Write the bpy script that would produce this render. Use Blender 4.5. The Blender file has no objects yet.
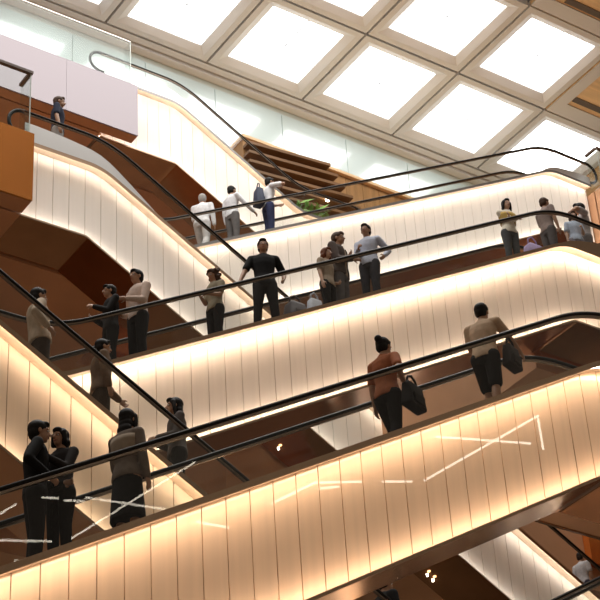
import bpy, bmesh, math, random
from mathutils import Vector, Matrix
random.seed(4)
C = bpy.context.scene.collection
T = math.tan(math.pi / 6)
PI = math.pi

# ------------------------------------------------------------------ materials
def principled(name, col, rough=.5, metal=0., coat=0., coat_rough=.0, coat_ior=1.5, spec=.5, noise=None, emit=None, emit_s=0.):
    m = bpy.data.materials.new(name); m.use_nodes = True
    nt = m.node_tree; b = nt.nodes['Principled BSDF']
    b.inputs['Base Color'].default_value = (*col, 1)
    b.inputs['Roughness'].default_value = rough
    b.inputs['Metallic'].default_value = metal
    b.inputs['Coat Weight'].default_value = coat
    b.inputs['Coat Roughness'].default_value = coat_rough
    b.inputs['Specular IOR Level'].default_value = spec
    b.inputs['Coat IOR'].default_value = coat_ior
    if emit:
        b.inputs['Emission Color'].default_value = (*emit, 1)
        b.inputs['Emission Strength'].default_value = emit_s
    if noise:
        sx, sy, sz, amt = noise
        tc = nt.nodes.new('ShaderNodeTexCoord'); mp = nt.nodes.new('ShaderNodeMapping')
        mp.inputs['Scale'].default_value = (sx, sy, sz)
        nz = nt.nodes.new('ShaderNodeTexNoise'); nz.inputs['Scale'].default_value = 1; nz.inputs['Detail'].default_value = 4
        rp = nt.nodes.new('ShaderNodeValToRGB')
        rp.color_ramp.elements[0].position = .3; rp.color_ramp.elements[1].position = .7
        rp.color_ramp.elements[0].color = (*[c * (1 - amt) for c in col], 1)
        rp.color_ramp.elements[1].color = (*[min(1, c * (1 + amt)) for c in col], 1)
        L = nt.links.new
        L(tc.outputs['Object'], mp.inputs['Vector']); L(mp.outputs['Vector'], nz.inputs['Vector'])
        L(nz.outputs['Fac'], rp.inputs['Fac']); L(rp.outputs['Color'], b.inputs['Base Color'])
    return m

def glass_mat(name, tint, ior=1.45):
    m = bpy.data.materials.new(name); m.use_nodes = True
    nt = m.node_tree; nt.nodes.clear()
    out = nt.nodes.new('ShaderNodeOutputMaterial'); mix = nt.nodes.new('ShaderNodeMixShader')
    tr = nt.nodes.new('ShaderNodeBsdfTransparent'); gl = nt.nodes.new('ShaderNodeBsdfGlossy')
    lw = nt.nodes.new('ShaderNodeLayerWeight'); lw.inputs['Blend'].default_value = .5
    pw = nt.nodes.new('ShaderNodeMath'); pw.operation = 'POWER'; pw.inputs[1].default_value = 5.
    ma = nt.nodes.new('ShaderNodeMath'); ma.operation = 'MULTIPLY_ADD'; ma.inputs[1].default_value = .96; ma.inputs[2].default_value = .02
    tr.inputs['Color'].default_value = (*tint, 1); gl.inputs['Roughness'].default_value = 0.0
    L = nt.links.new
    L(lw.outputs['Facing'], pw.inputs[0]); L(pw.outputs[0], ma.inputs[0])
    L(ma.outputs[0], mix.inputs['Fac']); L(tr.outputs[0], mix.inputs[1]); L(gl.outputs[0], mix.inputs[2])
    L(mix.outputs[0], out.inputs['Surface'])
    return m

def emission(name, col, s):
    m = bpy.data.materials.new(name); m.use_nodes = True
    nt = m.node_tree; nt.nodes.clear()
    out = nt.nodes.new('ShaderNodeOutputMaterial'); e = nt.nodes.new('ShaderNodeEmission')
    e.inputs['Color'].default_value = (*col, 1); e.inputs['Strength'].default_value = s
    nt.links.new(e.outputs[0], out.inputs['Surface'])
    return m

PANEL = (.84, .60, .415)  # cladding cream, made warmer to carry the dim warm light low down
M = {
 'panel_gloss': principled('cream_glass_warm_lit', PANEL, .55, coat=1., coat_rough=0., noise=(9, 9, .25, .05)),
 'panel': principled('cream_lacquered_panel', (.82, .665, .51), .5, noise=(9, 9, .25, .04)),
 'panel_daylit': principled('cream_lacquer_daylit', (.87, .81, .74), .5, noise=(9, 9, .25, .03)),  # same cream cladding, whitened to carry the daylight of the upper levels
 'joint': principled('joint_shadow_gap', (.46, .33, .21), .8),
 'bronze': principled('brushed_bronze', (.34, .23, .15), .35, .85),
 'soffit': principled('polished_copper_soffit', (.50, .22, .10), .13, .9, noise=(1.2, 1.2, 1.2, .12)),
 'soffit_dull': principled('brown_painted_soffit', (.46, .235, .12), .55, noise=(.6, .6, .6, .15)),
 'copper': principled('copper_cladding', (.80, .30, .075), .2, .85, noise=(.8, .8, .8, .08)),
 'pink': principled('pale_rose_lacquer', (.25, .195, .23), .3, coat=.35, coat_rough=.08),
 'rubber': principled('black_rubber', (.010, .009, .009), .5, spec=.25),
 'steel': principled('brushed_steel', (.55, .52, .48), .28, 1.),
 'deck_pale': principled('satin_nickel_deck', (.20, .19, .18), .4, .6),
 'skirt': principled('satin_steel_skirt', (.62, .61, .60), .3, .8),
 'track': principled('bronze_rail_track', (.22, .17, .13), .35, .9),
 'step': principled('ribbed_step_metal', (.16, .15, .14), .5, .7),
 'dark': principled('dark_truss', (.05, .035, .025), .7),
 'handrail_brown': principled('dark_brown_rail', (.09, .05, .035), .4),
 'taupe': principled('taupe_ceiling_metal', (.74, .73, .735), .6),
 'groove': principled('dark_groove', (.16, .13, .11), .8),
 'wood_ceiling': principled('oak_ceiling', (.88, .62, .35), .55, noise=(.5, 6, .5, .12)),
 'wood': principled('oiled_oak', (.40, .22, .09), .5, noise=(6, 6, .6, .2)),
 'wood_dark': principled('oak_slat', (.20, .10, .04), .5, noise=(.6, 6, 6, .2)),
 'wall': principled('frosted_glass_wall', (.54, .65, .65), .35, coat=1., coat_rough=.13, coat_ior=2.0),
 'panel_part_daylit': principled('cream_lacquer_part_daylit', (.90, .79, .69), .5, noise=(9, 9, .25, .03)),  # same cream cladding, paled to carry part of the daylight
 'wall_joint': principled('wall_joint_metal', (.52, .55, .50), .6),
 'floor': principled('dark_stone_floor', (.12, .06, .032), .35, noise=(.3, .3, .3, .2)),
 'floor_top': principled('pale_stone_floor', (.45, .41, .37), .4, noise=(.4, .4, .4, .1)),
 'glass': glass_mat('clear_balustrade_glass', (.97, .975, .965)),
 'glass_green': glass_mat('low_iron_railing_glass', (.93, .96, .95)),
 'glass_edge': principled('polished_glass_edge', (.55, .62, .58), .2),
 'led': emission('warm_led_strip', (1., .80, .60), 34.),
 'led_upper': emission('warm_led_strip_upper', (1., .91, .80), 27.),
 'led_wide': emission('warm_led_band', (1., .79, .58), 13.),
 'led_mid': emission('warm_led_strip_middle', (1., .82, .64), 38.),
 'sky_panel': emission('daylight_diffuser', (1., .985, .96), 6.),
 'spot': emission('warm_downlight', (1., .86, .66), 14.),
 'rod': emission('linear_lamp', (1., .90, .74), 15.),
 'rod_dim': emission('dimmed_linear_lamp', (1., .90, .74), 11.),
 'leaf': principled('green_leaf', (.22, .42, .08), .5, noise=(8, 8, 8, .35)),
 'pot': principled('white_planter', (.7, .68, .64), .5),
 'bar': principled('grey_bar', (.25, .25, .25), .5),
}
fm = bpy.data.materials.new('frosted_bar'); fm.use_nodes = True; fm.node_tree.nodes.clear()
fo = fm.node_tree.nodes.new('ShaderNodeOutputMaterial'); ft = fm.node_tree.nodes.new('ShaderNodeBsdfTranslucent'); ft.inputs['Color'].default_value = (.125, .125, .125, 1)
fm.node_tree.links.new(ft.outputs[0], fo.inputs['Surface']); M['frost'] = fm
_cm = {}
def cloth(col, rough=.85):
    k = (tuple(col), rough)
    if k not in _cm:
        _cm[k] = principled('fabric_%d' % len(_cm), col, rough, spec=.2, noise=(14, 14, 14, .12))
    return _cm[k]

# ------------------------------------------------------------------ object helpers
def link(name, me, mat, parent=None, smooth=False):
    o = bpy.data.objects.new(name, me); C.objects.link(o)
    if mat: me.materials.append(mat)
    if parent: o.parent = parent
    if smooth:
        for p in me.polygons: p.use_smooth = True
    return o

def obj(name, bm, mat, parent=None, smooth=False):
    bmesh.ops.recalc_face_normals(bm, faces=bm.faces)
    me = bpy.data.meshes.new(name); bm.to_mesh(me); bm.free()
    return link(name, me, mat, parent, smooth)

def thing(name, label, cat, loc=(0, 0, 0), group=None):
    o = bpy.data.objects.new(name, None); C.objects.link(o); o.location = loc
    o['label'] = label; o['category'] = cat
    if group: o['group'] = group
    return o

def tag(o, label, cat, group=None):
    o['label'] = label; o['category'] = cat
    if group: o['group'] = group
    return o

def struct(o): o['kind'] = 'structure'; return o

def box(bm, x0, x1, y0, y1, z0, z1):
    v = [bm.verts.new((x, y, z)) for x in (x0, x1) for y in (y0, y1) for z in (z0, z1)]
    for f in ((0, 1, 3, 2), (4, 6, 7, 5), (0, 4, 5, 1), (2, 3, 7, 6), (0, 2, 6, 4), (1, 5, 7, 3)):
        bm.faces.new([v[i] for i in f])
    return v

def bevelled(bm, w=.02, seg=2):
    bmesh.ops.bevel(bm, geom=list(bm.edges), offset=w, segments=seg, affect='EDGES', profile=.6)

def sweep(bm, path, sec, close_path=False):
    """path: list of (x, z); sec: closed list of (y, v) with v a vertical offset."""
    rings = [[bm.verts.new((x, y, z + v)) for (y, v) in sec] for (x, z) in path]
    n = len(sec)
    for a, b in zip(rings, rings[1:]):
        for i in range(n):
            bm.faces.new((a[i], a[(i + 1) % n], b[(i + 1) % n], b[i]))
    bm.faces.new(rings[0][::-1]); bm.faces.new(rings[-1])

def tube(bm, pts, radii, n=10, cap=True):
    pts = [Vector(p) for p in pts]
    if not hasattr(radii, '__len__'): radii = [radii] * len(pts)
    rings = []; prev = None
    for i, p in enumerate(pts):
        d = (pts[min(i + 1, len(pts) - 1)] - pts[max(i - 1, 0)]).normalized()
        if prev is None:
            a = d.orthogonal().normalized()
        else:
            a = (prev - d * prev.dot(d)).normalized()
        prev = a; b = d.cross(a)
        rings.append([bm.verts.new(p + (a * math.cos(t) + b * math.sin(t)) * radii[i]) for t in [2 * PI * k / n for k in range(n)]])
    for r, s in zip(rings, rings[1:]):
        for k in range(n):
            bm.faces.new((r[k], r[(k + 1) % n], s[(k + 1) % n], s[k]))
    if cap:
        bm.faces.new(rings[0][::-1]); bm.faces.new(rings[-1])

def ellipsoid(bm, c, r, rot=None, seg=14):
    m = Matrix.Translation(c)
    if rot is not None: m = m @ rot.to_4x4()
    m = m @ Matrix.Diagonal((*r, 1))
    bmesh.ops.create_uvsphere(bm, u_segments=seg, v_segments=max(8, seg * 2 // 3), radius=1, matrix=m)

# ------------------------------------------------------------------ escalators
class Flight:
    """One escalator.  Vertical offsets are measured from the deck line z = z0 + s*T*x."""
    def __init__(self, s, Y, z0, H, rail, x0, x1, kx_low, kx_up, W=1.22):
        self.s, self.Y, self.z0, self.H, self.rail, self.x0, self.x1, self.W = s, Y, z0, H + .02, rail, x0, x1, W
        self.kl, self.kh = kx_low, kx_up          # X of the lower and the upper bend (None: out of sight)
    def z(self, x, r=.25, dx=0., top=True):
        s = self.s
        def line(q): return self.z0 + s * T * q
        # distance along the climb
        u = s * x
        v = self.z0 + T * u
        if self.kh is not None:
            k = s * (self.kh + s * dx); zk = self.z0 + T * k
            if u >= k + r: v = zk
            elif u > k - r: v = zk - T * (u - k - r) ** 2 / (4 * r) if True else v
        if self.kl is not None:
            k = s * self.kl; zk = self.z0 + T * k
            if u <= k - r: v = zk
            elif u < k + r: v = zk + T * (u - k + r) ** 2 / (4 * r)
        return v
    def path(self, r, dx=0., step=None, x0=None, x1=None):
        x0 = self.x0 if x0 is None else x0; x1 = self.x1 if x1 is None else x1
        xs = {round(x0, 4), round(x1, 4)}
        for k in (self.kl, self.kh):
            if k is None: continue
            kk = k + self.s * dx if k == self.kh else k
            for i in range(11):
                x = kk - r + 2 * r * i / 10
                if x0 < x < x1: xs.add(round(x, 4))
        if step:
            n = int((x1 - x0) / step)
            for i in range(1, n): xs.add(round(x0 + (x1 - x0) * i / n, 4))
        return [(x, self.z(x, r, dx)) for x in sorted(xs)]
    def tread(self, x):
        """height of the step under x: treads 0.4 m long that follow the deck line"""
        k = math.floor((x - self.x0) / .4)
        return self.z(self.x0 + (k + .5) * .4, .25) - .10

RAIL_SEC = [(math.cos(t) * .042, math.sin(t) * .028) for t in [2 * PI * i / 12 for i in range(12)]]

def build_escalator(F, label, pmat, led, pitch, phase=0., soffit='soffit', bot_dx=0., rail_dx=-.15, pane=1.9, lip=.22, deck='bronze', skirt=None, wide=None):
    Y, H, W, s = F.Y, F.H, F.W, F.s
    xm = (F.x0 + F.x1) / 2
    e = thing('escalator', label, 'escalator', (xm, Y, F.z(xm) - H - .06), 'escalators crossing the atrium')
    off = Vector((xm, Y, F.z(xm) - H - .06))
    def put(name, bm, mat, parent=e, smooth=False):
        bmesh.ops.translate(bm, verts=bm.verts, vec=-off)
        return obj(name, bm, mat, parent, smooth)
    pt = F.path(.3); pb = F.path(.06, bot_dx)
    def zb(x): return F.z(x, .06, bot_dx) - H
    fd = -.02 if s > 0 else -.028
    # decks (near and far skirt tops)
    for y0, y1 in ((Y, Y + lip + .10), (Y + W - .25, Y + W)):
        bm = bmesh.new(); sweep(bm, pt, [(y0, fd), (y0 + .011, fd), (y0 + .012, .022), (y1, .023), (y1, .055), (y0, .055)]); put('deck', bm, M[deck])
    bm = bmesh.new(); sweep(bm, pt, [(Y + .016, .018), (Y + lip - .002, .018), (Y + lip - .002, .0215), (Y + .016, .0215)]); put('lip_lining', bm, M['panel'])
    # cladding panels on the near face, with open joints
    bm = bmesh.new(); x = F.x0 + phase; yf = Y + lip; g = .006
    while x < F.x1 - .02:
        xe = min(x + pitch, F.x1)
        xs = [x + g] + [q for q, _ in pt if x + g < q < xe - g] + [q for q, _ in pb if x + g < q < xe - g] + [xe - g]
        xs = sorted(set(xs))
        ring = [(q, F.z(q, .3) + .0215) for q in xs] + [(q, zb(q)) for q in reversed(xs)]
        fr = [bm.verts.new((q, yf, z)) for q, z in ring]; bk = [bm.verts.new((q, yf + .02, z)) for q, z in ring]
        bm.faces.new(fr); bm.faces.new(bk[::-1])
        n = len(ring)
        for i in range(n): bm.faces.new((fr[i], bk[i], bk[(i + 1) % n], fr[(i + 1) % n]))
        x = xe
    put('cladding', bm, pmat)
    # body of the truss behind the panels, far cladding, soffit
    def slab(y0, y1, top, bot, extra_top=0.):
        bm = bmesh.new()
        xs = sorted(set([q for q, _ in pt] + [q for q, _ in pb]))
        sec = []
        rings = []
        for q in xs:
            zt = top(q); z_ = bot(q)
            rings.append([bm.verts.new(c) for c in ((q, y0, z_), (q, y1, z_), (q, y1, zt), (q, y0, zt))])
        for a, b in zip(rings, rings[1:]):
            for i in range(4): bm.faces.new((a[i], a[(i + 1) % 4], b[(i + 1) % 4], b[i]))
        bm.faces.new(rings[0][::-1]); bm.faces.new(rings[-1])
        return bm
    put('truss', slab(yf + .022, Y + W - .04, lambda q: F.z(q, .3) - .34, zb), M['joint'])
    put('far_cladding', slab(Y + W - .04, Y + W - .02, lambda q: F.z(q, .3), zb), M['panel'])
    bm = bmesh.new(); sweep(bm, [(q, z - H) for q, z in pb], [(Y + .09, -.03), (Y + W, -.03), (Y + W, 0), (Y + .09, 0)])
    put('soffit', bm, M[soffit])
    bm = bmesh.new(); sweep(bm, [(q, z - H) for q, z in pb], [(Y + .078, -.028), (Y + .088, -.028), (Y + .088, .012), (Y + .078, .012)])
    put('bottom_trim', bm, M['bronze'])
    # LED strips tucked under the deck lip and inside the bottom ledge
    for kind in ('top', 'bottom'):
        bm = bmesh.new()
        if kind == 'top': rows = [(q, F.z(q, .3), (.014, -.012 if s > 0 else -.022), (.036 if s > 0 else .024, .015 if s > 0 else -.004)) for q, _ in pt]
        else: rows = [(q, zb(q), (.094, .012), (.118, .003)) for q, _ in pb]
        if kind == 'top' and wide: rows = [(q, F.z(q, .3), (.014, .0165), (.125, .0165)) for q, _ in pt]
        vs = [[bm.verts.new((q, Y + c[0], z + c[1])) for c in (c0, c1)] for q, z, c0, c1 in rows]
        for a, b in zip(vs, vs[1:]):
            f = (a[0], a[1], b[1], b[0]) if kind == 'top' else (a[0], b[0], b[1], a[1])
            bm.faces.new(f)
        bmesh.ops.translate(bm, verts=bm.verts, vec=-off)
        me = bpy.data.meshes.new('light_strip'); bm.to_mesh(me); bm.free()
        link('light_strip', me, wide if (wide and kind == 'top') else led, e)
    # landing skirt: the deck rises above the cladding towards a landing
    if skirt:
        xa, xe, hs = skirt; n = 14; rows = []
        for i in range(n + 1):
            q = xa + (xe - xa) * i / n; t = i / n
            rows.append((q, F.z(q, .3) + .056, F.z(q, .3) + .058 + hs * (t * (2 - t))))
        bm = bmesh.new(); rg = [[bm.verts.new(c) for c in ((q, Y + .001, a), (q, Y + .03, a), (q, Y + .03, b), (q, Y + .001, b))] for q, a, b in rows]
        for a, b in zip(rg, rg[1:]):
            for i in range(4): bm.faces.new((a[i], a[(i + 1) % 4], b[(i + 1) % 4], b[i]))
        bm.faces.new(rg[0][::-1]); bm.faces.new(rg[-1])
        put('landing_skirt', bm, M['bronze' if s > 0 and Y < 25 else 'skirt'])
    # moving steps
    bm = bmesh.new(); n = int((F.x1 - F.x0) / .4)
    for k in range(n):
        xa = F.x0 + k * .4; zt = F.tread(xa + .2)
        box(bm, xa + .002, xa + .398, Y + .26, Y + W - .26, zt - .22, zt)
    put('steps', bm, M['step'])
    # balustrades
    for side, yc in (('near', Y + .055), ('far', Y + W - .055)):
        rp = F.path(.55, rail_dx)
        bm = bmesh.new(); sweep(bm, [(q, z + F.rail) for q, z in rp], [(yc + a, b) for a, b in RAIL_SEC])
        put('handrail', bm, M['rubber'], smooth=True)
        for end, bend in ((rp[0], F.kl if s > 0 else F.kh), (rp[-1], F.kh if s > 0 else F.kl)):
            if bend is None: continue
            sg = -1 if end is rp[0] else 1; rr = F.rail * .36; zc = end[1] + F.rail - rr
            bm = bmesh.new(); tube(bm, [(end[0] + sg * rr * math.sin(t), yc, zc + rr * math.cos(t)) for t in [PI * 1.1 * i / 14 for i in range(15)]], .038, 10)
            put('handrail_return', bm, M['rubber'], smooth=True)
        bm = bmesh.new(); sweep(bm, [(q, z + F.rail - .055) for q, z in rp], [(yc - .018, .004), (yc + .018, .004), (yc + .018, .030), (yc - .018, .030)])
        put('rail_track', bm, M['track'])
        # glass panes, joints square to the slope
        xs = []; q = F.x0 + .4
        while q < F.x1: xs.append(q); q += pane
        def shear(q):   # lean of the joint: square to the local slope
            d = (F.z(q + .05, .3) - F.z(q - .05, .3)) / .1
            return -d * F.rail * .85
        cuts = [F.x0] + xs + [F.x1]
        for a, b in zip(cuts, cuts[1:]):
            bm = bmesh.new(); n = max(2, int((b - a) / .25)); ft = []; fb = []
            sa = 0 if a == F.x0 else shear(a); sb = 0 if b == F.x1 else shear(b)
            for i in range(n + 1):
                t = i / n
                xb = a + .006 + (b - a - .012) * t
                xt = xb + sa * (1 - t) + sb * t
                ft.append((xt, F.z(xt, .55, rail_dx) + F.rail - .06)); fb.append((xb, F.z(xb, .3) + .056))
            ring = fb + ft[::-1]
            f1 = [bm.verts.new((p, yc - .006, z)) for p, z in ring]; f2 = [bm.verts.new((p, yc + .006, z)) for p, z in ring]
            for i in range(n):
                for f, fl in ((f1, 0), (f2, 1)):
                    quad = [f[i], f[i + 1], f[2 * n - i], f[2 * n + 1 - i]]
                    bm.faces.new(quad if not fl else quad[::-1])
            m = len(ring)
            for i in range(m): bm.faces.new((f1[i], f2[i], f2[(i + 1) % m], f1[(i + 1) % m]))
            put('glass_pane', bm, M['glass'])
    return e

F = {
 'E1': Flight(1, 13.0, 5.07, 1.37, .815, 5.0, 15.6, None, 13.85, 1.22),
 'D1': Flight(-1, 17.4, 19.0, 1.57, .79, 7.2, 17.6, None, None, 1.22),
 'E2': Flight(1, 19.1, 9.33, 1.57, .85, 8.4, 23.6, 9.7, 19.80, 1.3),
 'D2': Flight(-1, 25.1, 32.13, 1.83, .86, 12.03, 27.2, None, 13.72, 1.3),
 'E3': Flight(1, 27.6, 15.18, 1.86, .90, 15.4, 29.95, 16.4, 28.55, 1.3),
 'D3': Flight(-1, 32.3, 45.30, 2.03, .87, 17.62, 25.6, 23.75, 19.95, 1.4),
 'E0': Flight(1, 19.1, 2.11, 1.57, .85, 16.2, 23.6, None, None, 1.3),
}
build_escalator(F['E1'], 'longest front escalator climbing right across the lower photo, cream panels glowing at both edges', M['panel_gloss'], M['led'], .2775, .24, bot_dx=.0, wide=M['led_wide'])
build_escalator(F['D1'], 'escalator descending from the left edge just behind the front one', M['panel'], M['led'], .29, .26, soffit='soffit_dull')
build_escalator(F['E2'], 'middle escalator climbing right, carrying the line of standing riders', M['panel_part_daylit'], M['led_mid'], .293, .1, skirt=(19.7, 23.0, .5))
build_escalator(F['D2'], 'long escalator descending from beside the copper landing box', M['panel_daylit'], M['led_upper'], .345, .05, bot_dx=.3, skirt=(14.9, 12.04, .42))
build_escalator(F['E3'], 'topmost right-climbing escalator with white panels under the skylights', M['panel_daylit'], M['led_upper'], deck='deck_pale', pitch=.32, phase=.1, skirt=(28.2, 29.94, .24))
build_escalator(F['D3'], 'highest white escalator descending from beside the pale pink box', M['panel_daylit'], M['led_upper'], deck='deck_pale', pitch=.345, phase=.1, bot_dx=.1, skirt=(21.0, 18.5, .42))
build_escalator(F['E0'], 'escalator in the bottom right corner, only its handrail in view', M['panel'], M['led'], .293, .1)

# ------------------------------------------------------------------ landings
def slab_struct(name, x0, x1, y0, y1, z0, z1, mat):
    bm = bmesh.new(); box(bm, x0, x1, y0, y1, z0, z1); return struct(obj(name, bm, mat))

def landing_box(label, x0, x1, y0, y1, z0, z1, fmat, seams=()):
    t = thing('landing_box', label, 'landing', ((x0 + x1) / 2, y0, z0))
    off = Vector(t.location)
    def put(name, bm, mat):
        bmesh.ops.translate(bm, verts=bm.verts, vec=-off); return obj(name, bm, mat, t)
    bm = bmesh.new(); cuts = [x0] + list(seams) + [x1]
    for a, b in zip(cuts, cuts[1:]): box(bm, a + .003, b - .003, y0, y0 + .04, z0, z1)
    put('fascia', bm, fmat)
    bm = bmesh.new(); box(bm, x0, x1 - .002, y0 + .05, y1, z0 + .04, z1 - .02); put('slab', bm, M['soffit_dull'])
    bm = bmesh.new(); box(bm, x0, x1 - .004, y0 + .05, y1, z0, z0 + .035); put('soffit_panel', bm, M['soffit_dull'])
    bm = bmesh.new(); box(bm, x0, x1 - .004, y0 + .05, y1, z1 - .015, z1); put('floor_finish', bm, M['floor_top'])
    return t

landing_box('copper clad landing box at the left edge, mirror-like front', 2.0, 12.0, 24.6, 25.05, 22.45, 24.02, M['copper'], (7.8,))
landing_box('pale pink lacquered landing box in the upper left corner', 6.0, 18.46, 31.9, 32.25, 31.79, 33.46, M['pink'], (10.2, 14.2, 16.4))
landing_box('rosy copper landing box at the right edge beside the top escalator', 30.0, 36.0, 27.1, 27.55, 29.8, 31.5, M['copper'])
# the floors those fronts belong to
slab_struct('floor_left_middle', 0, 12.0, 25.1, 40.6, 22.45, 24.0, M['soffit_dull'])
slab_struct('floor_left_middle_2', 12.0, 15.3, 26.45, 40.6, 22.45, 24.0, M['soffit_dull'])
slab_struct('floor_left_middle_3', 15.3, 17.6, 29.1, 40.6, 22.45, 24.0, M['soffit_dull'])
slab_struct('floor_left_upper', 2, 17.55, 32.3, 40.6, 31.79, 33.4, M['soffit_dull'])
slab_struct('floor_left_lower', -4, 11.2, 20.45, 40.6, 12.94, 14.4, M['soffit_dull'])
slab_struct('floor_right_middle', 19.95, 40, 20.45, 25.0, 18.94, 20.72, M['soffit_dull'])
slab_struct('floor_right_far', 17.2, 48, 26.5, 40.6, 18.6, 20.72, M['soffit_dull'])
slab_struct('floor_right_upper', 23.8, 48, 33.75, 40.6, 29.9, 31.5, M['soffit_dull'])
slab_struct('floor_right_upper_2', 30.0, 48, 27.6, 33.7, 29.9, 31.5, M['soffit_dull'])
slab_struct('floor_left_upper_2', 17.6, 22.2, 33.8, 40.6, 31.79, 33.4, M['soffit_dull'])
bm = bmesh.new(); box(bm, 19.95, 40, 25.0, 25.05, 18.90, 19.02); struct(obj('trim_1', bm, M['bronze']))
bm = bmesh.new(); box(bm, 26.45, 28.6, 26.30, 26.49, 19.15, 20.6); o = obj('copper_panel', bm, M['copper']); tag(o, 'orange copper panel by the bottom right escalator', 'panel')

def railing(label, x0, x1, y, z0, z1, ret, side='right', panes=3, frame=True):
    """glass railing along X that turns back along Y at one end"""
    t = thing('glass_railing', label, 'railing', ((x0 + x1) / 2, y, z0)); off = Vector(t.location)
    def put(name, bm, mat, par=t):
        bmesh.ops.translate(bm, verts=bm.verts, vec=-off); return obj(name, bm, mat, par)
    w = (x1 - x0) / panes
    for i in range(panes):
        bm = bmesh.new(); box(bm, x0 + i * w + .006, x0 + (i + 1) * w - .006, y - .008, y + .008, z0, z1 - .03)
        put('glass_pane', bm, M['glass_green'])
    xe = x1 - .01 if side == 'right' else x0 + .01
    bm = bmesh.new(); box(bm, xe - .008, xe + .008, y + .012, y + ret, z0, z1 - .03); put('glass_pane', bm, M['glass_green'])
    bm = bmesh.new(); box(bm, xe - .011, xe + .011, y - .013, y - .009, z0, z1 - .03); put('glass_edge', bm, M['glass_edge'])
    bm = bmesh.new()
    if frame:
        box(bm, x0, x1 + .03, y - .04, y + .04, z1 - .03, z1 + .03); box(bm, xe - .04, xe + .04, y + .041, y + ret, z1 - .03, z1 + .03)
        put('handrail', bm, M['handrail_brown'])
    else:
        box(bm, x0, x1, y - .012, y + .012, z1 - .03, z1 - .005); put('cap', bm, M['steel'])
    return t
railing('glass railing with brown handrail on the copper landing box', 5.0, 11.93, 24.68, 24.02, 25.55, .42)
railing('frameless glass railing on top of the pale pink box', 7.0, 18.3, 31.98, 33.46, 34.98, .3, frame=False, panes=4)
railing('glass railing at the right edge near the top landing', 29.9, 35.5, 27.15, 31.5, 32.65, .42, side='left')

# ------------------------------------------------------------------ building shell
slab_struct('floor', -40, 90, -30, 60, -.3, 0, M['floor'])
bm = bmesh.new(); x = -20.0; WY = 40.95
zs = [0, 12, 24, 31.4, 38.0, 43.7]
while x < 70:
    for a, b in zip(zs, zs[1:]): box(bm, x + .012, x + 2.75 - .012, WY, WY + .05, a + .012, b - .012)
    x += 2.75
struct(obj('wall_back', bm, M['wall']))
slab_struct('trim_5', 9, 22, 4.6, 6.0, 44.1, 44.4, M['taupe'])
slab_struct('wall_back_frame', -20, 70, WY + .052, WY + .2, 0, 44.6, M['wall_joint'])
# skylight grid
ZC, G, GX0, GY0 = 44.1, 3.93, 22.13, 36.42
def coffer(i, j):
    x0 = GX0 + G * i; y0 = GY0 - G * j; x1, y1 = x0 + G, y0 + G; cx, cy = (x0 + x1) / 2, (y0 + y1) / 2
    t = thing('skylight', '', 'skylight', (cx, cy, ZC), 'luminous skylight coffers of the ceiling')
    h0 = G / 2 - .045; h1 = G * .362; dz = .13
    bm = bmesh.new()
    def sq(h, z): return [bm.verts.new((sx * h, sy * h, z)) for sx, sy in ((-1, -1), (1, -1), (1, 1), (-1, 1))]
    a, b, c, d = sq(h0, 0), sq(h0 - .22, .0), sq(h1, dz), sq(h0, dz + .12)
    e = sq(h1, dz + .12)
    for p, q in ((a, b), (b, c), (c, e), (e, d), (d, a)):
        for k in range(4): bm.faces.new((p[k], p[(k + 1) % 4], q[(k + 1) % 4], q[k]))
    obj('frame', bm, M['taupe'], t)
    bm = bmesh.new(); v = [bm.verts.new((sx * h1, sy * h1, dz + .06)) for sx, sy in ((-1, -1), (-1, 1), (1, 1), (1, -1))]; bm.faces.new(v)
    me = bpy.data.meshes.new('diffuser'); bm.to_mesh(me); bm.free(); link('diffuser', me, M['sky_panel'], t)
    bm = bmesh.new(); 
    for hw, ya, yb in ((.03, -h1, -.05), (.06, -.05, .05)): bm.faces.new([bm.verts.new(c) for c in ((-hw, ya, dz + .03), (hw, ya, dz + .03), (hw, yb, dz + .03), (-hw, yb, dz + .03))])
    obj('hanger_bar', bm, M['frost'], t)
    return t
lab = {(-1, 0): 'skylight coffer at the top left, above the pink box, barely in view', (0, 0): 'skylight coffer second from the left in the row along the back wall',
 (1, 0): 'skylight coffer third from the left in the row along the back wall', (2, 0): 'skylight coffer in the middle of the row along the back wall, fourth from left',
 (3, 0): 'skylight coffer along the back wall, fifth from left, whole and uncovered', (4, 0): 'skylight coffer partly covered by the topmost handrail',
 (1, 1): 'small sliver of skylight coffer cut by the top edge of the photo', (2, 1): 'skylight coffer cut by the top edge, right of the small sliver',
 (3, 1): 'skylight coffer beside the oak ceiling in the upper right corner'}
for (i, j), l in lab.items(): coffer(i, j)['label'] = l
# oak ceiling around the skylights, grid lines, border beam
bm = bmesh.new()
box(bm, GX0 + 3 * G, 62, 10, GY0 - G - .03, ZC + .02, ZC + .3)
box(bm, GX0 + 4 * G + .03, 62, GY0 - G + .03, GY0 - .03, ZC + .02, ZC + .3)
box(bm, GX0 + 5 * G + .03, 62, GY0 + .03, GY0 + G - .03, ZC + .02, ZC + .3)
struct(obj('ceiling', bm, M['wood_ceiling']))
bm = bmesh.new()
for k in range(3): box(bm, GX0 + 3 * G + .9 + 4.2 * k, GX0 + 3 * G + 4.0 + 4.2 * k, GY0 - G - .95, GY0 - G - .70, ZC - .01, ZC + .015)
box(bm, GX0 + 4 * G + .55, GX0 + 4 * G + 3.4, GY0 - 1.1, GY0 - .85, ZC - .01, ZC + .015)
struct(obj('trim_2', bm, M['groove']))
bm = bmesh.new()
box(bm, GX0 + 3 * G, 62, GY0 - G - .62, GY0 - G - .05, ZC - .03, ZC + .015)
box(bm, GX0 + 4 * G + .05, GX0 + 4 * G + .5, GY0 - G + .05, GY0 - .05, ZC - .03, ZC + .015)
box(bm, GX0 + 4 * G + .5, 62, GY0 - .65, GY0 - .05, ZC - .03, ZC + .015)
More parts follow.
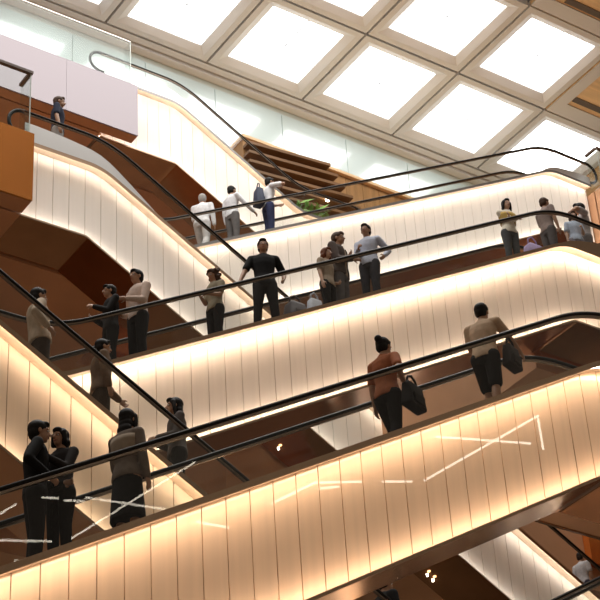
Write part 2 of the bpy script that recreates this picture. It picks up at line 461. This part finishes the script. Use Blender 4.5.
struct(obj('trim_3', bm, M['taupe']))
bm = bmesh.new(); box(bm, -20, 62, GY0 - G - .02, WY, ZC + .46, ZC + .6); struct(obj('ceiling_back', bm, M['groove']))
bm = bmesh.new(); box(bm, -20, 62, GY0 + G + .03, GY0 + G + .30, ZC - .02, ZC + .3); box(bm, -20, 62, GY0 + G + .34, WY + .2, ZC - .14, ZC + .3); struct(obj('trim_4', bm, M['taupe']))
bm = bmesh.new()
for i in range(-2, 4): box(bm, -20 if i < -1 else GX0 + G * i, GX0 + G * i + .0 if i < -1 else GX0 + G * i + .001, GY0, GY0 + .001, ZC + .3, ZC + .301)
bm.free()
bm = bmesh.new(); box(bm, -20, GX0 - G - .04, GY0 - G, GY0 + G, ZC, ZC + .3); box(bm, GX0 - G + .03, GX0 + .96 * G, GY0 - G, GY0 - .04, ZC, ZC + .3); struct(obj('ceiling_left', bm, M['taupe']))

# oak volume standing at the back, left end slatted
t = thing('oak_pavilion', 'brown oak clad volume with slanted slats behind the top escalators', 'pavilion', (30, 35.3, 31.5))
off = Vector(t.location)
bm = bmesh.new(); x = 23.95
while x < 41: box(bm, x - off.x + .008, x + .62 - off.x - .008, .0, 5.3, 0, 4.82); x += .62
obj('cladding', bm, M['wood'], t)
bm = bmesh.new(); box(bm, 23.9 - off.x, 41 - off.x, -.12, 5.3, 4.83, 4.93); obj('cornice', bm, M['wood_ceiling'], t)
for k in range(9):
    bm = bmesh.new(); z = 4.5 - .34 * k; xr = 27.9 - .25 * abs(k - 4)
    v = box(bm, 23.96 - off.x, xr - off.x, -.32, -.01, z - .05, z + .05)
    for q in v:
        q.co.z += (q.co.x - (23.96 - off.x)) * .10
    obj('slat', bm, M['wood_dark'], t)
bm = bmesh.new(); bmesh.ops.create_uvsphere(bm, u_segments=12, v_segments=8, radius=.075, matrix=Matrix.Translation((26.6 - off.x, -.42, 3.30))); obj('downlight', bm, M['spot'], t)

def spot(label, x, y, z):
    bm = bmesh.new(); bmesh.ops.create_cone(bm, cap_ends=True, segments=16, radius1=.018, radius2=.024, depth=.05, matrix=Matrix.Translation((0, 0, -.022)))
    o = obj('downlight', bm, M['spot']); o.location = (x, y, z); tag(o, label, 'ceiling light', 'round downlights in the brown soffits')

# potted plant by the foot of the white escalator
def plant(label, x, y, z, s):
    t = thing('potted_plant', label, 'plant', (x, y, z))
    bm = bmesh.new(); bmesh.ops.create_cone(bm, cap_ends=True, segments=20, radius1=.22 * s, radius2=.30 * s, depth=.5 * s, matrix=Matrix.Translation((0, 0, .25 * s))); obj('pot', bm, M['pot'], t, True)
    bm = bmesh.new()
    for k in range(5):
        a = 2 * PI * k / 5; tube(bm, [(0, 0, .45 * s), (.12 * s * math.cos(a), .12 * s * math.sin(a), .8 * s), (.25 * s * math.cos(a), .25 * s * math.sin(a), 1.1 * s)], .012, 6)
    obj('stem', bm, M['wood_dark'], t)
    bm = bmesh.new()
    for k in range(170):
        d = Vector((random.gauss(0, 1), random.gauss(0, 1), random.gauss(0, .8))).normalized() * random.uniform(.3, 1)
        c = Vector((d.x * .40 * s, d.y * .32 * s, .95 * s + d.z * .48 * s))
        a = Vector((random.gauss(0, 1), random.gauss(0, 1), random.gauss(0, .5))).normalized(); b = a.orthogonal().normalized()
        l, w = .17 * s, .05 * s
        v = [bm.verts.new(c + q) for q in (-a * l, b * w + Vector((0, 0, .02)), a * l, -b * w + Vector((0, 0, .02)))]
        bm.faces.new(v)
    o = obj('foliage', bm, M['leaf'], t)
plant('bushy green potted plant at the foot of the highest white escalator', 25.35, 34.22, 31.5, 1.62)
plant('smaller potted plant behind the bushy green one', 26.85, 34.2, 31.5, 1.2)

# ------------------------------------------------------------------ people
def remesh(bm, voxel, smooth_it=4, fac=.5):
    me = bpy.data.meshes.new('tmp'); bm.to_mesh(me); bm.free()
    o = bpy.data.objects.new('tmp', me); C.objects.link(o)
    r = o.modifiers.new('r', 'REMESH'); r.mode = 'VOXEL'; r.voxel_size = voxel; r.use_smooth_shade = True
    s = o.modifiers.new('s', 'SMOOTH'); s.iterations = smooth_it; s.factor = fac
    dg = bpy.context.evaluated_depsgraph_get(); dg.update()
    out = bpy.data.meshes.new_from_object(o.evaluated_get(dg))
    bpy.data.objects.remove(o); bpy.data.meshes.remove(me)
    for p in out.polygons: p.use_smooth = True
    return out

def limb(bm, pts, radii, n=12):
    """tapered limb: cones between round joints"""
    for p, r in zip(pts, radii): ellipsoid(bm, p, (r, r, r), seg=12)
    for a, b, ra, rb in zip(pts, pts[1:], radii, radii[1:]):
        tube(bm, [a, b], [ra, rb], n)

def loft(bm, rings, n=18):
    """rings: (x, y, z, depth radius, width radius)"""
    rs = [[bm.verts.new((x + rx * math.cos(t), y + ry * math.sin(t), z)) for t in [2 * PI * k / n for k in range(n)]] for x, y, z, rx, ry in rings]
    for r, s in zip(rs, rs[1:]):
        for k in range(n): bm.faces.new((r[k], r[(k + 1) % n], s[(k + 1) % n], s[k]))
    bm.faces.new(rs[0][::-1]); bm.faces.new(rs[-1])

def ik(S, H, l1, l2, hint):
    S, H = Vector(S), Vector(H); d = H - S; L = min(d.length, (l1 + l2) * .995); d.normalize(); H = S + d * L
    a = (l1 * l1 - l2 * l2 + L * L) / (2 * L); h = math.sqrt(max(0, l1 * l1 - a * a))
    hv = Vector(hint); hv = (hv - d * hv.dot(d)).normalized()
    return S + d * a + hv * h, H

def hand(bm, wrist, direction, side, curl=.5):
    """palm and five bent fingers; side +1 left, -1 right"""
    d = Vector(direction).normalized()
    inward = Vector((0, -side, 0)); inward = (inward - d * inward.dot(d))
    if inward.length < .2: inward = Vector((0, 0, -1)) - d * (-d.z)
    inward.normalize(); across = d.cross(inward) * side      # towards the thumb side
    if across.x < 0 and abs(across.x) > .3: across = -across
    W = Vector(wrist)
    rot = Matrix((d, across, inward)).transposed()
    ellipsoid(bm, W + d * .045, (.052, .040, .017), rot)
    for k, (o, l) in enumerate(((.028, .070), (.010, .078), (-.009, .073), (-.027, .058))):
        p0 = W + d * .075 + across * o
        p1 = p0 + (d * math.cos(.35 * curl) + inward * math.sin(.35 * curl)) * l * .5
        p2 = p1 + (d * math.cos(1.3 * curl) + inward * math.sin(1.3 * curl)) * l * .32
        p3 = p2 + (d * math.cos(2.0 * curl) + inward * math.sin(2.0 * curl)) * l * .26
        limb(bm, [p0, p1, p2, p3], [.0095, .009, .008, .007], 8)
    t0 = W + d * .02 + across * .026; t1 = t0 + (d * .65 + across * .6 + inward * .25).normalized() * .042
    t2 = t1 + (d * .85 + across * .15 + inward * .4).normalized() * .034
    limb(bm, [t0, t1, t2], [.013, .011, .009], 8)

SKIN = {'fair': (.60, .36, .25), 'tan': (.42, .23, .14), 'dark': (.20, .10, .06)}
_skin = {}
def skin_mat(k):
    if k not in _skin: _skin[k] = principled('skin_' + k, SKIN[k], .5, noise=(9, 9, 9, .05))
    return _skin[k]
HAIR = {'black': (.012, .010, .009), 'brown': (.07, .035, .02), 'auburn': (.16, .055, .025), 'grey': (.42, .40, .38)}
_hair = {}
def hair_mat(k):
    if k not in _hair: _hair[k] = principled('hair_' + k, HAIR[k], .6, spec=.2, noise=(60, 60, 8, .3))
    return _hair[k]
SHOE = principled('dark_shoe', (.02, .018, .017), .5)
EYE = principled('eye_white', (.75, .73, .70), .2); IRIS = principled('iris', (.02, .012, .01), .2); LIP = principled('lips', (.38, .14, .11), .45)

def person(label, X, Y, Z, h, yaw, top, bottom, hair='black', style='short', skin='tan', armL='down', armR='down', woman=False, legs='stand',
           shorts=False, sleeves='short', lean=0., head_yaw=0., head_pitch=0., voxel=.009, build=1., jacket=None, skirt=False, stripe=None):
    """local frame: +x forward, +y the person's left"""
    k = h / 1.72
    root = thing('person', label, 'person', (X, Y, Z), 'shoppers on the escalators'); root.rotation_euler = (0, 0, math.radians(yaw)); root.scale = (k, k, k)
    sh_w = (.172 if woman else .192) * build; hip_w = .088
    tl = lambda p: Vector((p[0] + lean * max(0, p[2] - .92), p[1], p[2]))
    # joints
    ank = {1: (-.01, .095, .085), -1: (.0, -.095, .085)}; kn = {1: (.02, .093, .49), -1: (.02, -.093, .49)}
    if legs == 'stride': ank = {1: (.22, .085, .10), -1: (-.20, -.085, .12)}; kn = {1: (.17, .09, .50), -1: (-.01, -.09, .48)}
    if legs == 'step': ank = {1: (.16, .09, .17), -1: (-.07, -.09, .085)}; kn = {1: (.18, .095, .55), -1: (.0, -.092, .49)}
    if legs == 'apart': ank = {1: (.0, .15, .085), -1: (.0, -.15, .085)}; kn = {1: (.02, .125, .49), -1: (.02, -.125, .49)}
    hipj = {s: (0, s * hip_w, .90) for s in (1, -1)}
    shj = {s: tl((-.01, s * sh_w, 1.39)) for s in (1, -1)}
    def arm(mode, s):
        S = shj[s]; hint = (-.7, s * .45, -.35)
        tgt = {'down': (.05, s * (sh_w + .065), .84), 'away': (.10, s * (sh_w + .20), .90), 'hold': (.27, s * .07, 1.10), 'fold': (.22, -s * .10, 1.16),
               'phone': (.30, s * .06, 1.24), 'rail': (.34, s * (sh_w + .14), 1.02), 'reach': (.50, s * (sh_w + .08), 1.13), 'hip': (.02, s * (sh_w + .10), .98),
               'back': (-.16, s * .10, .95), 'raise': (.22, s * (sh_w - .02), 1.45), 'bag': (.10, s * (sh_w + .03), 1.02)}[mode]
        t = tl(tgt)
        E, H = ik(S, t, .285, .255, hint)
        return S, E, H
    A = {1: arm(armL, 1), -1: arm(armR, -1)}
    bl = build
    # --- body, one continuous surface
    bm = bmesh.new()
    def torso(bm, g=0., z0=.80, z1=1.46, flare=0.):
        prof = [(.80, .085, .145), (.88, .105, .165), (.95, .105, .160), (1.06, .092, .140 if not woman else .125), (1.16, .100, .148 if not woman else .135),
                (1.27, .112, .165 if not woman else .152), (1.36, .105, .172 if not woman else .155), (1.42, .085, .150), (1.455, .060, .085)]
        rr = []
        for z, rx, ry in prof:
            if z0 - .001 <= z <= z1 + .001:
                p = tl((0, 0, z)); f = g + flare * max(0, 1.2 - z)
                rr.append((p.x, p.y, p.z, rx * bl + f, ry * bl + f))
        loft(bm, rr)
    torso(bm)
    nb = tl((-.005, 0, 1.44)); nt_ = tl((.012, 0, 1.53)); tube(bm, [nb, nt_, nt_ + Vector((.008, 0, .04))], [.064, .054, .052], 14)
    hc = nt_ + Vector((.022, 0, .085))
    R = Matrix.Rotation(math.radians(head_yaw), 3, 'Z') @ Matrix.Rotation(math.radians(-head_pitch), 3, 'Y')
    P = lambda v: hc + R @ Vector(v)
    ellipsoid(bm, P((-.012, 0, .022)), (.096, .076, .092), R); ellipsoid(bm, P((.018, 0, -.040)), (.068, .058, .075), R)
    ellipsoid(bm, P((.050, 0, -.082)), (.028, .032, .026), R)
    limb(bm, [P((.082, 0, .008)), P((.102, 0, -.026))], [.010, .015], 8)
    for s in (1, -1):
        ellipsoid(bm, P((-.010, s * .078, -.010)), (.018, .010, .032), R, 10)
        ellipsoid(bm, P((.068, s * .034, .020)), (.018, .026, .010), R, 10)
    for s in (1, -1):
        S, E, H = A[s]
        limb(bm, [nb + Vector((0, s * .02, -.01)), S + Vector((0, 0, .008))], [.05, .05]); limb(bm, [S, S.lerp(E, .5), E, E.lerp(H, .35), H], [.054 * bl, .047 * bl, .039, .038, .026])
        hand(bm, H, (H - E), s, .75 if (armL if s > 0 else armR) in ('rail', 'reach', 'hold', 'phone', 'bag') else .45)
        hp, kk, aa = Vector(hipj[s]), Vector(kn[s]), Vector(ank[s])
        limb(bm, [hp, hp.lerp(kk, .5), kk, kk.lerp(aa, .35), aa], [.092 * bl, .075 * bl, .054, .056, .036])
        limb(bm, [aa + Vector((-.03, 0, -.05)), aa + Vector((.07, 0, -.055)), aa + Vector((.15, s * .01, -.062))], [.030, .032, .020])
    body = link('body', remesh(bm, voxel), skin_mat(skin), root)
    # face parts
    for s in (1, -1):
        bm = bmesh.new(); ellipsoid(bm, P((.072, s * .032, .004)), (.013, .013, .010), R, 10); e = obj('eye', bm, EYE, root, True)
        bm = bmesh.new(); ellipsoid(bm, P((.0825, s * .032, .004)), (.004, .007, .007), R, 10); obj('iris', bm, IRIS, e, True)
    bm = bmesh.new(); ellipsoid(bm, P((.080, 0, -.058)), (.010, .024, .008), R, 10); obj('mouth', bm, LIP, root, True)
    # hair
    bm = bmesh.new()
    ellipsoid(bm, P((-.026, 0, .042)), (.104, .090, .094), R); ellipsoid(bm, P((-.052, 0, -.010)), (.070, .082, .085), R)
    ellipsoid(bm, P((.045, .0, .088)), (.050, .062, .032), R)
    if style == 'long':
        for q, (x, z, rx, ry) in enumerate(((-.06, -.07, .062, .088), (-.075, -.14, .055, .095), (-.085, -.21, .046, .095), (-.09, -.28, .036, .085))):
            ellipsoid(bm, P((x, 0, z)), (rx, ry, .075), R)
        for s in (1, -1): limb(bm, [P((.02, s * .078, .04)), P((.01, s * .088, -.06)), P((.0, s * .09, -.17))], [.026, .026, .018])
    if style == 'bob':
        ellipsoid(bm, P((-.045, 0, -.055)), (.082, .100, .075), R)
        for s in (1, -1): limb(bm, [P((.015, s * .082, .05)), P((.01, s * .092, -.07))], [.030, .028])
    if style == 'bun':
        ellipsoid(bm, P((-.115, 0, .085)), (.048, .048, .045), R)
    if style == 'curly':
        for q in range(26):
            a = q * 2.4; z = .11 - q * .0085; r = .085 + .02 * math.sin(q)
            ellipsoid(bm, P((-.03 + r * math.cos(a) * (1 if math.cos(a) < .2 else .25), r * math.sin(a) * 1.1, z)), (.036, .036, .036), R, 8)
    link('hair', remesh(bm, max(voxel, .009), 3), hair_mat(hair), root)
    # clothes
    bm = bmesh.new(); torso(bm, .016, .88, 1.455, .03 if woman else .01)
    tube(bm, [nb + Vector((0, 0, -.02)), nb + Vector((.004, 0, .035))], [.082, .072], 14)
    for s in (1, -1):
        S, E, H = A[s]
        limb(bm, [nb + Vector((0, s * .03, -.018)), S + Vector((0, 0, .006))], [.058, .060])
        if sleeves == 'long':
            limb(bm, [S, S.lerp(E, .5), E, E.lerp(H, .5), E.lerp(H, .94)], [.064 * bl, .060 * bl, .053, .049, .041])
        else:
            limb(bm, [S, S.lerp(E, .72)], [.065 * bl, .062 * bl])
    shirt = link('top', remesh(bm, max(voxel, .010), 3), cloth(top), root)
    if stripe:
        bm = bmesh.new()
        rr = []
        for z, rx, ry in ((1.12, .118, .158), (1.18, .122, .164), (1.30, .134, .178), (1.36, .128, .186)):
            p = tl((0, 0, z)); rr.append((p.x, p.y, p.z, rx * bl + .012, ry * bl + .012))
        loft(bm, rr); obj('scarf', bm, cloth(stripe), root, True)
    bm = bmesh.new()
    loft(bm, [(0, 0, .80, .10, .155), (0, 0, .88, .118 * bl, .176 * bl), (0, 0, .95, .116 * bl, .172 * bl), (0, 0, 1.0, .108 * bl, .160 * bl)])
    if skirt:
        loft(bm, [(.01, 0, .40, .17, .205), (.005, 0, .60, .15, .195), (0, 0, .90, .12, .175)])
    else:
        for s in (1, -1):
            hp, kk, aa = Vector(hipj[s]), Vector(kn[s]), Vector(ank[s])
            if shorts: limb(bm, [hp, hp.lerp(kk, .5), hp.lerp(kk, .92)], [.108 * bl, .096 * bl, .090])
            else: limb(bm, [hp, hp.lerp(kk, .5), kk, kk.lerp(aa, .5), kk.lerp(aa, .97)], [.108 * bl, .092 * bl, .073, .068, .060])
    link('skirt' if skirt else ('shorts' if shorts else 'trousers'), remesh(bm, max(voxel, .010), 3), cloth(bottom), root)
    for s in (1, -1):
        aa = Vector(ank[s]); bm = bmesh.new()
        limb(bm, [aa + Vector((-.035, 0, -.042)), aa + Vector((.06, 0, -.047)), aa + Vector((.155, s * .012, -.054))], [.041, .042, .031])
        ellipsoid(bm, aa + Vector((-.01, 0, -.01)), (.045, .042, .05))
        v0 = aa.z - .085
        for v in bm.verts: v.co.z = max(v.co.z, v0)
        link('shoe', remesh(bm, .011, 2), SHOE, root)
    if jacket:
        bm = bmesh.new(); torso(bm, .034, .88, 1.42, .03)
        for v in bm.verts: pass
        for s in (1, -1):
            S, E, H = A[s]; limb(bm, [S, S.lerp(E, .5), E, E.lerp(H, .5), E.lerp(H, .9)], [.074 * bl, .070 * bl, .063, .058, .048])
        me = remesh(bm, .012, 2)
        b2 = bmesh.new(); b2.from_mesh(me)
        bmesh.ops.delete(b2, geom=[v for v in b2.verts if v.co.x > .05 and abs(v.co.y) < .05 and v.co.z < 1.5], context='VERTS'); b2.to_mesh(me); b2.free()
        link('jacket', me, cloth(jacket), root)
    return root

BL = (.009, .0085, .009); NAVY = (.025, .03, .055); CHAR = (.05, .05, .055)
def on(f, X, dy, label, yaw, top, bottom, h, **kw):
    Fl = F[f]; z = Fl.tread(X)
    return person(label, X, Fl.Y + dy, z, h, yaw, top, bottom, **kw)

def put_all():
    # front escalator
    on('E1', 6.72, .55, 'short haired person in black at the far left of the front escalator', -20, BL, BL, 1.62, sleeves='long', armR='bag', armL='hold', voxel=.007)
    on('E1', 7.02, .62, 'dark haired person in black leaning close to a companion, far left', 200, (.03, .025, .024), BL, 1.42, woman=True, style='bob', sleeves='long', armL='phone', armR='phone', voxel=.007)
    on('E1', 7.68, .55, 'long haired person in a grey brown top and black skirt on the front escalator', 20, (.20, .16, .13), BL, 1.56, woman=True, style='long', skirt=True, armL='rail', sleeves='long', stripe=(.34, .27, .20), voxel=.007)
    on('E1', 10.93, .55, 'person in a rust orange top and black trousers on the front escalator', 15, (.36, .12, .05), BL, 1.56, woman=True, style='bun', skin='tan', armL='down', armR='bag', legs='step', voxel=.007)
    on('E1', 12.43, .55, 'person in a cream top and black shorts reaching for the handrail', 25, (.58, .42, .29), BL, 1.62, armR='reach', armL='hold', shorts=True, legs='step', lean=.10, voxel=.007)
    # descending escalator behind it
    on('D1', 8.92, .55, 'person in a pale beige jacket at the left edge, riding down', -10, (.46, .35, .25), (.06, .045, .035), 1.70, sleeves='long', armR='hip', lean=-.1, jacket=(.50, .40, .30))
    on('D1', 9.80, .55, 'person in a brown coat standing where the two left handrails cross', -15, (.13, .08, .05), (.07, .05, .035), 1.66, sleeves='long', armL='rail', jacket=(.16, .10, .06))
    on('D1', 10.92, .55, 'long haired person in a dark grey top behind the crossing handrails', 160, (.10, .085, .08), BL, 1.78, woman=True, style='long', sleeves='long', armL='hold', armR='hold')
    on('D1', 14.10, .55, 'black haired person whose head alone shows at the bottom edge', 0, BL, BL, 1.78)
    # middle escalator
    on('E2', 10.90, .58, 'person all in black beside a companion in a white shirt, middle escalator', 170, (.02, .018, .018), BL, 1.60, sleeves='long', armL='phone', armR='hold')
    on('E2', 11.32, .52, 'person in a pinkish white shirt and black trousers, middle escalator', 190, (.70, .55, .47), BL, 1.74, sleeves='long', armL='hold', armR='bag')
    on('E2', 12.65, .50, 'curly haired person in an olive grey top looking down at folded hands', 190, (.30, .26, .18), BL, 1.50, woman=True, style='curly', hair='brown', armL='hold', armR='hold', head_pitch=-15)
    on('E2', 13.62, .55, 'tall person in a black T-shirt and black trousers, one arm held away', -120, (.017, .017, .019), BL, 1.74, armR='away', armL='hip', legs='apart', skin='tan')
    on('E2', 14.79, .48, 'shorter auburn haired person in a beige top, left of the trio', -70, (.38, .30, .22), BL, 1.50, woman=True, style='bob', hair='auburn', skin='fair', armL='bag', armR='down')
    on('E2', 15.16, .62, 'tallest of the trio, brown jacket over grey trousers', -60, (.40, .30, .22), (.14, .135, .14), 1.80, sleeves='long', jacket=(.11, .085, .075), armL='fold', armR='hold', hair='brown')
    on('E2', 15.74, .55, 'person in a pale blue shirt and dark trousers, right of the trio', -150, (.56, .60, .72), (.04, .04, .05), 1.66, sleeves='long', armL='hip', armR='hold')
    on('E2', 18.96, .50, 'long black haired person in white top with mustard scarf', -100, (.80, .74, .62), (.07, .075, .08), 1.52, woman=True, style='long', skin='fair', armL='fold', armR='fold', sleeves='long', stripe=(.50, .34, .10))
    on('E2', 20.03, .60, 'person in a grey brown top at the head of the middle escalator', 0, (.25, .19, .17), (.10, .09, .09), 1.58, style='short', hair='brown', armL='hold')
    on('E2', 20.56, .45, 'shortest of the riders by the top landing, pale blue top', -110, (.50, .58, .72), (.30, .28, .34), 1.34, woman=True, style='bob', hair='brown', skin='fair', armL='hold')
    on('E2', 20.97, .60, 'black haired person in a light grey top at the right edge', 150, (.44, .40, .40), (.20, .18, .18), 1.80, armL='raise', armR='hold', style='short')
    # long descending escalator
    on('D2', 12.96, .46, 'person in a navy top alone at the upper left by the pink box', -30, NAVY, (.34, .32, .31), 1.90, skin='tan', hair='brown', voxel=.012)
    on('D2', 25.45, .55, 'person in a white top and dark trousers in the bottom right corner', 10, (.62, .60, .62), (.05, .05, .08), 1.50, voxel=.012)
    # top escalator
    on('E3', 17.95, .62, 'grey haired person in white and pale grey at the foot of the top escalator', 40, (.78, .78, .80), (.62, .60, .60), 1.82, hair='grey', sleeves='long', lean=.12, armL='hold', legs='stride', voxel=.012)
    on('E3', 18.72, .55, 'dark haired person in a white shirt on the top escalator', 10, (.82, .83, .87), (.16, .15, .15), 1.78, sleeves='long', armR='rail', voxel=.012)
    on('E3', 19.62, .40, 'person in a white shirt and navy jeans wearing a dark backpack', -10, (.84, .84, .86), (.035, .045, .12), 1.82, sleeves='short', armR='raise', armL='hold', voxel=.012, lean=.08)

def bag(label, name, loc, size, col, yaw=0, strap=True):
    t = thing(name, label, 'bag', loc); t.rotation_euler = (0, 0, math.radians(yaw)); a, b, c = size
    bm = bmesh.new(); box(bm, -a / 2, a / 2, -b / 2, b / 2, 0, c)
    for v in bm.verts:
        if v.co.z > c * .5: v.co.x *= .82; v.co.y *= .7
    bevelled(bm, min(size) * .22, 3); obj('body', bm, cloth(col, .6), t, True)
    bm = bmesh.new(); tube(bm, [(-a * .28, 0, c * .97), (-a * .24, 0, c * 1.25), (0, 0, c * 1.4), (a * .24, 0, c * 1.25), (a * .28, 0, c * .97)], .014, 8)
    obj('strap', bm, cloth([q * .7 for q in col], .6), t, True)
    bm = bmesh.new(); box(bm, -a * .3, a * .3, -b / 2 - .015, -b / 2 + .01, c * .12, c * .5); bevelled(bm, .008, 2); obj('pocket', bm, cloth([q * .85 for q in col], .6), t)
    return t

put_all()
bag('black shoulder bag at the side of the person in rust orange', 'shoulder_bag', (11.13, 13.36, F['E1'].tread(10.93) + .62), (.34, .15, .30), BL, 20)
bag('dark bag held in front of the person in the cream top', 'shoulder_bag', (12.72, 13.42, F['E1'].tread(12.43) + .72), (.28, .14, .30), (.04, .035, .035), 20)
bag('dark blue backpack carried by the person in navy jeans', 'backpack', (19.36, 27.98, F['E3'].tread(19.62) + .92), (.30, .22, .46), (.06, .07, .11), 80)
bag('grey holdall on the steps in front of the person in black T-shirt', 'holdall', (14.10, 19.55, F['E2'].tread(14.10)), (.36, .34, .42), (.16, .15, .16), 0)
bag('white carrier bag beside the grey holdall', 'carrier_bag', (14.46, 19.52, F['E2'].tread(14.46)), (.26, .2, .36), (.62, .66, .74), 0)
bag('lavender and pink bag held at the head of the middle escalator', 'shopping_bag', (19.50, 19.62, F['E2'].tread(19.50)), (.38, .30, .50), (.52, .42, .70), 0)

# ------------------------------------------------------------------ lamps hanging in the void (seen as streaks in the glossy panels)
RODS = [
 ((17.916, 5.0, 16.615), (20.784, 5.0, 18.703), 'linear lamp mirrored as the longest rising streak on the front panels'),
 ((17.777, 5.6, 17.127), (19.906, 5.6, 17.57), 'linear lamp mirrored as the nearly level streak crossing the longest one'),
 ((20.467, 5.3, 18.456), (20.488, 5.3, 17.758), 'linear lamp mirrored as the faint upright streak right of the crossing'),
 ((14.752, 5.0, 15.39), (15.615, 5.0, 15.986), 'linear lamp mirrored as a short rising streak left of centre'),
 ((15.249, 5.5, 15.649), (16.183, 5.5, 15.907), 'linear lamp mirrored as a level streak at the lower centre'),
 ((15.539, 5.2, 15.76), (15.941, 5.2, 15.899), 'linear lamp mirrored as the tiny streak under the level one'),
 ((16.931, 5.1, 16.294), (17.548, 5.1, 16.452), 'linear lamp mirrored as a short level streak right of centre'),
 ((13.105, 5.4, 14.489), (13.667, 5.4, 14.524), 'linear lamp mirrored as a faint streak sinking to the right'),
 ((9.95, 5.0, 13.476), (10.747, 5.0, 13.647), 'linear lamp mirrored in the glass at the left edge, low'),
 ((10.904, 5.3, 13.594), (12.959, 5.3, 15.349), 'linear lamp mirrored in the glass as the long diagonal streak'),
 ((10.959, 5.6, 14.111), (12.241, 5.6, 14.237), 'linear lamp mirrored in the glass as the long level streak'),
 ((10.576, 5.0, 14.302), (10.845, 5.0, 14.353), 'linear lamp mirrored in the glass across the pair in black, left dash'),
 ((10.838, 5.2, 14.224), (11.141, 5.2, 14.283), 'linear lamp mirrored in the glass across the pair in black, right dash'),
 ((9.888, 5.1, 13.816), (10.126, 5.1, 14.031), 'linear lamp mirrored in the glass as a dash at the left edge'),
]
for i, (a, b, l) in enumerate(RODS):
    bm = bmesh.new(); mid = (Vector(a) + Vector(b)) / 2
    tube(bm, [Vector(a) - mid, Vector(b) - mid], .02 if i < 8 else .015, 8)
    o = obj('linear_lamp', bm, M['rod_dim' if i < 8 else 'rod']); o.location = mid
    for p in (a, b):
        bm = bmesh.new(); q = Vector(p) - mid; tube(bm, [q + Vector((0, 0, .02)), (q.x, q.y, 44.1 - mid.z)], .004, 6); obj('suspension_cable', bm, M['steel'], o)
    tag(o, l, 'lamp', 'thin linear lamps hung in the atrium void')

spot('left one of two tiny downlights beside the panel of the lowest visible descent', 21.63, 26.11, 17.72)
spot('right one of two tiny downlights beside the panel of the lowest visible descent', 21.77, 26.12, 17.64)
spot('single downlight in the brown soffit between the front and middle escalators', 18.21, 26.12, 19.70)

# ------------------------------------------------------------------ light and camera
w = bpy.data.worlds.new('world'); bpy.context.scene.world = w; w.use_nodes = True
w.node_tree.nodes['Background'].inputs['Color'].default_value = (1., .82, .64, 1)
w.node_tree.nodes['Background'].inputs['Strength'].default_value = .20
ld = bpy.data.lights.new('roof_daylight_fill', 'AREA'); ld.shape = 'RECTANGLE'; ld.size = 32; ld.size_y = 18; ld.energy = 11000; ld.color = (1, .97, .93)  # added area lamp standing in for roof daylight, not a built skylight
lg = bpy.data.lights.new('soffit_fill', 'AREA'); lg.shape = 'RECTANGLE'; lg.size = 34; lg.size_y = 24; lg.energy = 620; lg.color = (1, .78, .55)  # added upward fill that brightens the brown soffits, no fitting of the atrium
lgo = bpy.data.objects.new('soffit_fill', lg); C.objects.link(lgo); lgo.location = (20, 22, .4); lgo.rotation_euler = (PI, 0, 0)
lo = bpy.data.objects.new('roof_daylight_fill', ld); C.objects.link(lo); lo.location = (13, 20, 43.6)

cam = bpy.data.cameras.new('camera'); co = bpy.data.objects.new('camera', cam); C.objects.link(co)
yaw, pit, rol = (math.radians(v) for v in (36.0, -34.1, -3.95))
B = Matrix(((1, 0, 0), (0, 0, -1), (0, 1, 0)))
Rw = Matrix.Rotation(rol, 3, 'Z') @ Matrix.Rotation(pit, 3, 'X') @ B @ Matrix.Rotation(yaw, 3, 'Z')   # world -> camera (x right, y down, z forward)
Rc = Rw.transposed() @ Matrix(((1, 0, 0), (0, -1, 0), (0, 0, -1)))
co.matrix_world = Matrix.Translation((0, 0, 1.6)) @ Rc.to_4x4()
cam.sensor_width = 36; cam.lens = 36 * 1860 / 600; cam.clip_end = 500
sc = bpy.context.scene; sc.camera = co
sc.view_settings.view_transform = 'Standard'; sc.view_settings.look = 'None'; sc.view_settings.gamma = 1; sc.view_settings.exposure = 0
sc.view_settings.use_curve_mapping = False
sc.cycles.transparent_max_bounces = 40; sc.cycles.max_bounces = 8; sc.cycles.use_denoising = True
